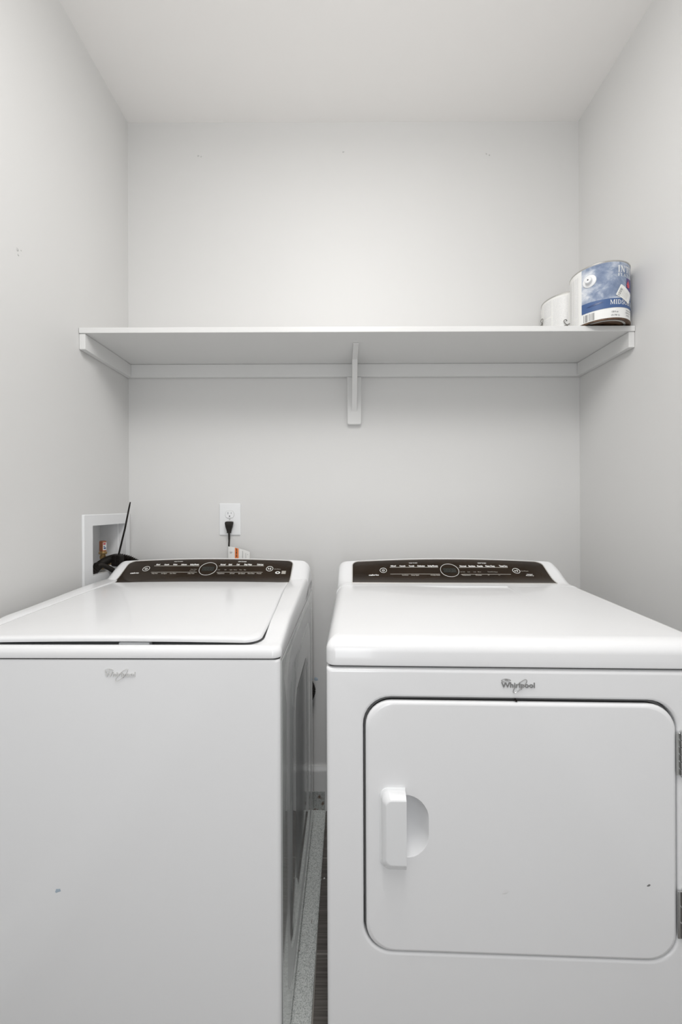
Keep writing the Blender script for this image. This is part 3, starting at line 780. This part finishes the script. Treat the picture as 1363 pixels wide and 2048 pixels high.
dim += [cdn.word('Start/Pause', 1041, 1055, 1143.6, 1.4, .01)]
mk('small_lettering', dim, M['print_dim'], cdn.cp, smooth=0, kind='stuff')
mk('series_lettering', cdn.word('cabrio', 737, 757, 1152.3, 3.4, .03), M['print'], cdn.cp, smooth=0)
x, b = cdn.inv(898.5, 1141.5); cdn.display(x, b, .0295)
x, b = cdn.inv(766, 1141.5); mk('power_button', [cdn.ring(x, b, .0108, .0009)] + cdn.icon_power(x, b, .0042), M['print'], cdn.cp)
x, b = cdn.inv(1031.5, 1142.5); mk('start_button', [cdn.ring(x, b, .0112, .0010)] + cdn.icon_start(x, b, .0042), M['print'], cdn.cp)
mk('sensor_lettering', [cdn.word('AccuDry', 1051, 1066, 1152.6, 1.6, .03), cdn.word('sensor', 1053, 1064, 1150, 1.6, .03)], M['print'], cdn.cp, smooth=0)
scuff(door, (1287-1035)/1052, 1.2-(1767-1012)/1052, -.0031, .0040, M['scuff_dark'], 61)
scuff(door, (1007-1035)/1045, 1.2-(1784-1012)/1045, -.0031, .0085, M['scuff_faint'], 63)

# ------------------------------------------------------------------ hoses in the corner
hose = thing('drain_hose', 'ribbed black drain hose running from the laundry box behind the washer', 'hose', (XL+.03, -.2, .98))
def HO(px, py, d): return at(px, py, d) - Vector(hose.location)
path = curve([HO(176, 1158, 1.375), HO(186, 1144, 1.382), HO(198, 1131, 1.41), HO(213, 1121, 1.45), HO(232, 1115, 1.49), HO(250, 1116, 1.515), HO(270, 1124, 1.53),
              Vector((-.70, -.045, .93))-hose.location, Vector((-.66, -.045, .80))-hose.location], 8)
mk('hose', ribbed(path, .0125, .0068, .0021), M['rubber'], hose)
loop = thing('hose_loop', 'ribbed black hose loop on the back wall in the gap between the machines', 'hose', (-.203, -.045, .486))
lp = curve([(-.16, 0, .105), (-.06, .0, .098), (.045, .002, .065), (.088, .003, 0), (.045, .002, -.065), (-.06, 0, -.098), (-.16, 0, -.105)], 8)
mk('hose', ribbed(lp, .0125, .0052, .0014), M['rubber'], loop)
wh = thing('water_hose', 'smooth black water hose bending out of the laundry box beside the ribbed hose', 'hose', at(192, 1131, 1.40))
wp = curve([at(p, y, d)-wh.location for p, y, d in ((191.5, 1131.5, 1.395), (200, 1130, 1.405), (212, 1133, 1.42), (226, 1141, 1.435), (240, 1153, 1.455), (262, 1180, 1.50))] + [Vector((-.70, -.05, .80))-wh.location], 8)
mk('hose', tube(wp, .0085, 14), M['rubber'], wh)
mk('ferrule', lathe([(.0098, -.004), (.0105, -.002), (.0105, .010), (.0098, .012)], 16, axis='x'), M['black'], wh)
tie = thing('hose_clip', 'black plastic hose clip with a long thin cable tie sticking up', 'clip', at(235, 1122, 1.465))
def TI(px, py, d): return at(px, py, d) - Vector(tie.location)
c0 = TI(235.5, 1119, 1.462)
cl = [[(c0.x+a, y, c0.z+b) for a, b in rr(-.0175, .0165, -.024, .0185, (.006, .004, .008, .008), 4)] for y in (c0.y+.012, c0.y-.012)]
cl.append([(c0.x+a*.86, c0.y-.016, c0.z+b*.86) for a, b in rr(-.0175, .0165, -.024, .0185, (.006, .004, .008, .008), 4)])
clip = mk('clip', loft(cl), M['black'], tie)
mk('rib', [bbox(c0.x-.004, c0.x+.003, c0.y-.0195, c0.y-.0155, c0.z-.018, c0.z+.014, .001, 1), bbox(c0.x-.014, c0.x+.013, c0.y-.018, c0.y-.0155, c0.z-.002, c0.z+.002, .0008, 1)], M['black'], clip)
a_, b_ = TI(236.5, 1112, 1.462), TI(260.5, 1004, 1.495)
ax = (b_-a_).normalized(); ux = ax.cross(Vector((0, 1, 0))).normalized()*.0030; vy = Vector((0, .0012, 0))
def sec(p, s): return [p-ux*s-vy, p+ux*s-vy, p+ux*s+vy, p-ux*s+vy]
mk('tie_strap', loft([sec(a_, 1), sec(a_.lerp(b_, .5)+Vector((.002, 0, 0)), .95), sec(a_.lerp(b_, .93), .85), sec(b_, .5)]), M['black'], tie)
mk('tie_head', bbox(a_.x-.005, a_.x+.005, a_.y-.005, a_.y+.004, a_.z-.006, a_.z+.004, .001, 1), M['black'], tie)

# ------------------------------------------------------------------ paint cans on the shelf
RC, HC = .0838, .1845
def cyl(R, a0, a1, z0, z1, n=None):
    """patch on the can wall, angles in degrees from the front (-y), z0/z1 numbers or functions of the angle"""
    n = n or max(2, int(abs(a1-a0)/4)); V = []
    for k in range(n+1):
        a = a0+(a1-a0)*k/n; t = math.radians(a)
        for z in (z0, z1): V.append((R*math.sin(t), -R*math.cos(t), z(a) if callable(z) else z))
    return V, [(2*k, 2*k+2, 2*k+3, 2*k+1) for k in range(n)]
def wrap(v, f, R, off, step=.006):
    """bend a flat (arc length, height) mesh on to the can"""
    bm = bmesh.new(); vs = [bm.verts.new((p[0], 0, p[1])) for p in v]
    for q in f:
        try: bm.faces.new([vs[i] for i in q])
        except ValueError: pass
    x0, x1 = min(p[0] for p in v), max(p[0] for p in v); x = x0+step
    while x < x1:
        bmesh.ops.bisect_plane(bm, geom=bm.verts[:]+bm.edges[:]+bm.faces[:], plane_co=(x, 0, 0), plane_no=(1, 0, 0)); x += step
    for q in bm.verts:
        t = q.co.x/R; q.co = Vector(((R+off)*math.sin(t), -(R+off)*math.cos(t), q.co.z))
    return bmgeo(bm)
# a small thick-and-thin serif alphabet, unit height, strokes as quads
def quad(*p): return list(p), [(0, 1, 2, 3)]
def bar(x0, x1, y0, y1): return quad((x0, y0), (x1, y0), (x1, y1), (x0, y1))
def ringp(cx, cy, rx, ry, tx, ty, a0=0, a1=360, n=20):
    V = []
    for k in range(n+1):
        a = math.radians(a0+(a1-a0)*k/n); V += [(cx+rx*math.cos(a), cy+ry*math.sin(a)), (cx+(rx-tx)*math.cos(a), cy+(ry-ty)*math.sin(a))]
    return V, [(2*k, 2*k+2, 2*k+3, 2*k+1) for k in range(n)]
def stem(x, w=.17, lo=True, hi=True):
    g = [bar(x, x+w, 0, 1)]
    if lo: g.append(bar(x-.08, x+w+.08, 0, .06))
    if hi: g.append(bar(x-.08, x+w+.08, .94, 1))
    return g
def glyph(c):
    t = .07
    if c == 'I': return stem(.1), .42
    if c == 'N': return stem(.1, t) + stem(.72, t, False) + [quad((.05, 1), (.25, 1), (.79, 0), (.62, 0))], .95
    if c == 'T': return stem(.32, .17, True, False) + [bar(.02, .79, .93, 1), bar(.02, .08, .74, 1), bar(.73, .79, .74, 1)], .84
    if c in 'EF':
        g = stem(.1) + [bar(.27, .70, .94, 1), bar(.64, .70, .76, 1), bar(.27, .52, .48, .54), bar(.48, .52, .38, .64)]
        if c == 'E': g += [bar(.27, .74, 0, .06), bar(.68, .74, 0, .26)]
        return g, .82
    if c == 'L': return stem(.1) + [bar(.27, .70, 0, .06), bar(.64, .70, 0, .28)], .78
    if c == 'A': return [quad((.10, 0), (.17, 0), (.44, 1), (.38, 1)), quad((.62, 0), (.82, 0), (.48, 1), (.36, 1)), bar(.24, .66, .30, .36), bar(.02, .26, 0, .06), bar(.54, .90, 0, .06)], .93
    if c == 'X': return [quad((.62, 0), (.84, 0), (.28, 1), (.06, 1)), quad((.08, 0), (.16, 0), (.78, 1), (.70, 1)), bar(.0, .25, 0, .06), bar(.54, .9, 0, .06), bar(0, .36, .94, 1), bar(.62, .86, .94, 1)], .92
    if c == 'M': return stem(.1, t) + stem(.86, .16) + [quad((.06, 1), (.24, 1), (.60, 0), (.50, 0)), quad((.50, 0), (.58, 0), (.92, 1), (.84, 1))], 1.15
    if c == 'D': return stem(.1) + [ringp(.30, .5, .54, .5, .17, .06, -90, 90, 12)], .92
    if c == 'O': return [ringp(.45, .5, .43, .52, .17, .06)], .92
    if c == 'S': return [ringp(.34, .74, .28, .27, .10, .08, 20, 270, 12), ringp(.34, .26, .32, .27, .14, .08, -160, 90, 12), quad((.14, .62), (.24, .70), (.56, .42), (.50, .30)), bar(.56, .62, .72, .98), bar(.02, .08, .02, .30)], .72
    if c == 'U': return stem(.1, .17, False) + stem(.72, t, False) + [ringp(.445, .32, .345, .34, .15, .07, 180, 360, 12)], .92
    if c == 'H': return stem(.1) + stem(.62) + [bar(.27, .62, .48, .54)], .92
    if c == 'R': return stem(.1) + [ringp(.30, .74, .36, .26, .15, .06, -90, 90, 10), quad((.36, .50), (.52, .50), (.88, 0), (.68, 0)), bar(.66, .94, 0, .06)], .92
    return [], .4
def serif(s, a, z, h, kx=.8, gap=.06):
    """letters starting at angle a (deg), base height z, cap height h"""
    x = math.radians(a)*RC; out = []
    for c in s:
        gl, adv = glyph(c)
        for v, f in gl: out.append(([(x+p[0]*h*kx, z+p[1]*h) for p in v], [list(q) for q in f]))
        x += (adv+gap)*h*kx
    V, Fc = [], []
    for v, f in out:
        k = len(V); V += v; Fc += [[i+k for i in q] for q in f]
    return V, Fc
def plain(s, a, z, h, wd, bold=.01):
    v, f = text2d(s, bold); x = math.radians(a)*RC
    return fit(v, x, x+wd, z, z+h, (0, .72)), f
def can_body(root, wall):
    b = mk('can_body', lathe([(RC-.001, .0035), (RC, .006), (RC, HC-.004), (RC-.001, HC-.003)], 64, cap0=False, cap1=False), wall, root)
    mk('bottom_rim', lathe([(RC-.004, .003), (RC-.003, .0004), (RC+.0008, .0004), (RC+.0012, .003), (RC, .006)], 64, cap0=False, cap1=False), M['rust'], root, label='rusty bottom rim')
    mk('can_bottom', lathe([(RC-.0035, .0012), (RC-.008, .0025), (RC-.012, .0040), (RC-.020, .0046), (RC-.024, .0034), (RC-.032, .0034), (RC-.036, .0050), (.01, .0050)], 48, cap0=False, cap1=True), M['rust'], root)
    mk('bottom_ring', lathe([(RC-.012, .0036), (RC-.0145, .0026), (RC-.017, .0026), (RC-.0185, .0040)], 48, cap0=False, cap1=False), M['tin'], root)
    mk('top_rim', lathe([(RC-.001, HC-.005), (RC+.0012, HC-.004), (RC+.0016, HC-.0015), (RC+.0004, HC), (RC-.003, HC), (RC-.005, HC-.005), (RC-.012, HC-.006)], 64, cap0=False, cap1=False), M['tin'], root)
    mk('lid', lathe([(RC-.011, HC-.006), (RC-.014, HC-.003), (RC-.018, HC-.003), (RC-.021, HC-.008), (.01, HC-.008)], 48, cap0=False), M['tin'], root)
    return b

blue = thing('paint_can', 'blue and white paint can overhanging the right end of the shelf', 'paint can', (.8575, 1.3195-CAM_D, ZS1), 0)
body_ = can_body(blue, M['paper'])
zb = -ZS1
lbl = mk('label_art', cyl(RC+.0004, -67, 160, .066, HC-.0055), M['sky_label'], blue, label='cloudy blue sky label')
mk('label_band', cyl(RC+.0006, -67, 160, lambda a: .0375+.0015*math.sin(math.radians(a*2)), lambda a: .068 - .002*math.cos(math.radians(a+20)*2)), M['blue_band'], blue, label='dark blue label band')
mk('brand_lettering', wrap(*serif('INTERIOR', 3, .1475, .0205, .92), RC, .0010), M['print'], lbl, smooth=0)
mk('brand_lettering', wrap(*serif('FLAT LATEX', 3, .1345, .0095, 1.2), RC, .0010), M['print'], lbl, smooth=0)
mk('colour_lettering', wrap(*serif('MIDSOUTH', -13, .0475, .0140, .95), RC, .0011), M['print'], lbl, smooth=0)
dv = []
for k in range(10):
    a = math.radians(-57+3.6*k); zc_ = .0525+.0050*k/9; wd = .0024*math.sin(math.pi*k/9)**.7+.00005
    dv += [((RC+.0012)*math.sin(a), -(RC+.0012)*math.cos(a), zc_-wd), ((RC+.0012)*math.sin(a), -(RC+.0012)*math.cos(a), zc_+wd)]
mk('painted_dent', (dv, [(2*k, 2*k+2, 2*k+3, 2*k+1) for k in range(9)]), mat('dent_shade_blue', (.03, .06, .17), .3), lbl, smooth=0)  # flat strip, the dent's shade painted as a darker blue
bars = []; a = -63
for wdt in (1.2, .6, 2.6, .7, .6, 1.2, .6, .8, 2.0, .6):
    bars.append(cyl(RC+.0006, a, a+wdt, .008, .031, 2)); a += wdt + random.choice((.8, 1.1, 1.8))
mk('barcode', bars, M['ink'], body_, smooth=0)
for t_, a, z, h, wd in (('128 fl oz', -10, .022, .0048, .020), ('(3.78 L)', -11, .0115, .0048, .026), ('Interior Flat', 24, .029, .0040, .026), ('128 fl oz', 22, .021, .0042, .024), ('3.78 L', 24, .0125, .0045, .018)):
    mk('small_lettering', wrap(*plain(t_, a, z, h, wd, .02), RC, .0006), M['ink'], body_, smooth=0)
mk('side_print', [cyl(RC+.0004, -112+q*13, -102+q*13, .012, .165) for q in range(3)], M['fine_print'], body_, smooth=0)
# plastic ear with its knob
t = math.radians(-50.5); n_ = Vector((math.sin(t), -math.cos(t), 0)); u_ = Vector((math.cos(t), math.sin(t), 0)); zc = Vector((0, 0, 1))
def ear_loop(c, r, h, kz=1.0, du=0): return [c + n_*h + u_*(r*math.cos(2*math.pi*k/32)+du) + zc*(r*kz*math.sin(2*math.pi*k/32)) for k in range(32)]
ce = n_*RC + zc*.1345
ear = mk('ear', loft([ear_loop(ce, .0195, -.006), ear_loop(ce, .0195, .0012), ear_loop(ce, .0180, .0028), ear_loop(ce, .0115, .0042)]), M['plastic'], blue, label='white plastic handle ear')
mk('knob', loft([ear_loop(ce, .0100, .003), ear_loop(ce, .0098, .0125), ear_loop(ce, .0088, .0145), ear_loop(ce, .004, .0149)]), M['plastic'], ear)
mk('knob_hole', loft([ear_loop(ce, .0022, .0140), ear_loop(ce, .0022, .0153)]), M['ink_dark'], ear)
# crest and the slanting price sticker
lg = mk('label_emblem', wrap(*(lambda x: ([(x, .094), (x+.030, .094), (x+.030, .132), (x, .132)], [(0, 1, 2, 3)]))(math.radians(25)*RC), RC, .0009), M['violet'], blue, smooth=0, label='violet square emblem')
xe = math.radians(25)*RC
ev = [(xe+.009+.009*math.cos(q)*k, .112+z0+.004*math.sin(q)) for z0, k in ((.006, .55), (0, 1), (-.006, .8)) for q in [2*math.pi*j/12 for j in range(12)]]
mk('emblem_mark', [wrap(ev[j*12:(j+1)*12], [list(range(12))], RC, .0013+.0002*j) for j in range(3)] + [wrap([(xe+.007, .112), (xe+.011, .112), (xe+.0095, .128), (xe+.0085, .128)], [(0, 1, 2, 3)], RC, .0016)], M['red'], lg, smooth=0)
xs_, zs_, an = math.radians(16)*RC, .0825, math.radians(-27)
def st(p, q): return (xs_ + p*math.cos(an)-q*math.sin(an), zs_ + p*math.sin(an)+q*math.cos(an))
sticker = mk('price_sticker', wrap([st(a, b) for a, b in rr(-.021, .034, -.018, .020, .003, 3)], [list(range(16))], RC, .0018), M['paper'], blue, smooth=0, label='slanting white barcode sticker')
sb = []; q = -.0155
for wdt in (.0015, .0008, .0022, .001, .0018, .001, .0025, .0012):
    sb.append(wrap([st(-.0165, q), st(-.008, q), st(-.008, q+wdt), st(-.0165, q+wdt)], [(0, 1, 2, 3)], RC, .0022)); q += wdt+.0018
mk('sticker_barcode', sb, M['ink'], sticker, smooth=0)
mk('sticker_print', [wrap([st(-.004+.005*k, -.014), st(-.0032+.005*k, -.014), st(-.0032+.005*k, .010-.002*(k % 3)), st(-.004+.005*k, .010-.002*(k % 3))], [(0, 1, 2, 3)], RC, .0022) for k in range(5)], M['print_dim'], sticker, smooth=0)

white = thing('paint_can', 'white paint can with grey fine print behind the blue can', 'paint can', (.8470, 1.4935-CAM_D, ZS1), 0)
wbody = can_body(white, M['paper'])
mk('label_print', [cyl(RC+.0004, a, b, z0, z1) for a, b, z0, z1 in ((-88, -64, .115, .172), (-88, -64, .055, .110), (-60, -25, .060, .172), (-60, -25, .012, .052), (-21, 20, .110, .170), (-21, 20, .02, .10), (-88, -64, .012, .05))],
   M['fine_print'], wbody, smooth=0)
def wear(a, z):
    t = math.radians(a); n = Vector((math.sin(t), -math.cos(t), 0)); u = Vector((math.cos(t), math.sin(t), 0)); c = n*RC + Vector((0, 0, z))
    return c, n, u
def WC(px, py, r):
    """point at radius r round the white can, near side, seen at a photo pixel"""
    c = Vector(white.location); d = (at(px, py, 1.0)-cam.location); o = cam.location-c
    A = d.x**2+d.y**2; B = 2*(o.x*d.x+o.y*d.y); Q = o.x**2+o.y**2-r*r; D = B*B-4*A*Q
    t = (-B-math.sqrt(max(D, 0)))/(2*A); return o+d*t
for a in (-116, -14):
    c, n, u = wear(a, .088)
    L2 = lambda r, h: [c + n*h + u*(r*math.cos(2*math.pi*k/16)) + Vector((0, 0, r*math.sin(2*math.pi*k/16))) for k in range(16)]
    mk('ear', loft([L2(.008, -.002), L2(.008, .0015), L2(.004, .003)]), M['paper'], white)
c1, n1, u1 = wear(-112, .088)
hp = [c1+n1*.001, WC(1085, 640, RC+.006), WC(1082.5, 639, RC+.006), WC(1081, 643, RC+.006), WC(1083, 648, RC+.006), WC(1081, 653, RC+.007), WC(1090, 664, RC+.008), WC(1108, 662, RC+.006), WC(1127, 652, RC+.004), WC(1146, 644, RC+.003), WC(1150, 641, RC+.003)]
mk('bail_handle', tube(curve(hp, 6), .0010, 8), M['wire'], white, label='thin wire carrying handle')
hk = [WC(1133, 641.5, RC+.001), WC(1131.5, 639.5, RC+.005), WC(1128, 640, RC+.006), WC(1127, 643.5, RC+.006), WC(1131, 648, RC+.006), WC(1136, 653.5, RC+.006), WC(1139, 658, RC+.004)]
mk('wire_hook', tube(curve(hk, 6), .0011, 8), M['wire'], white)
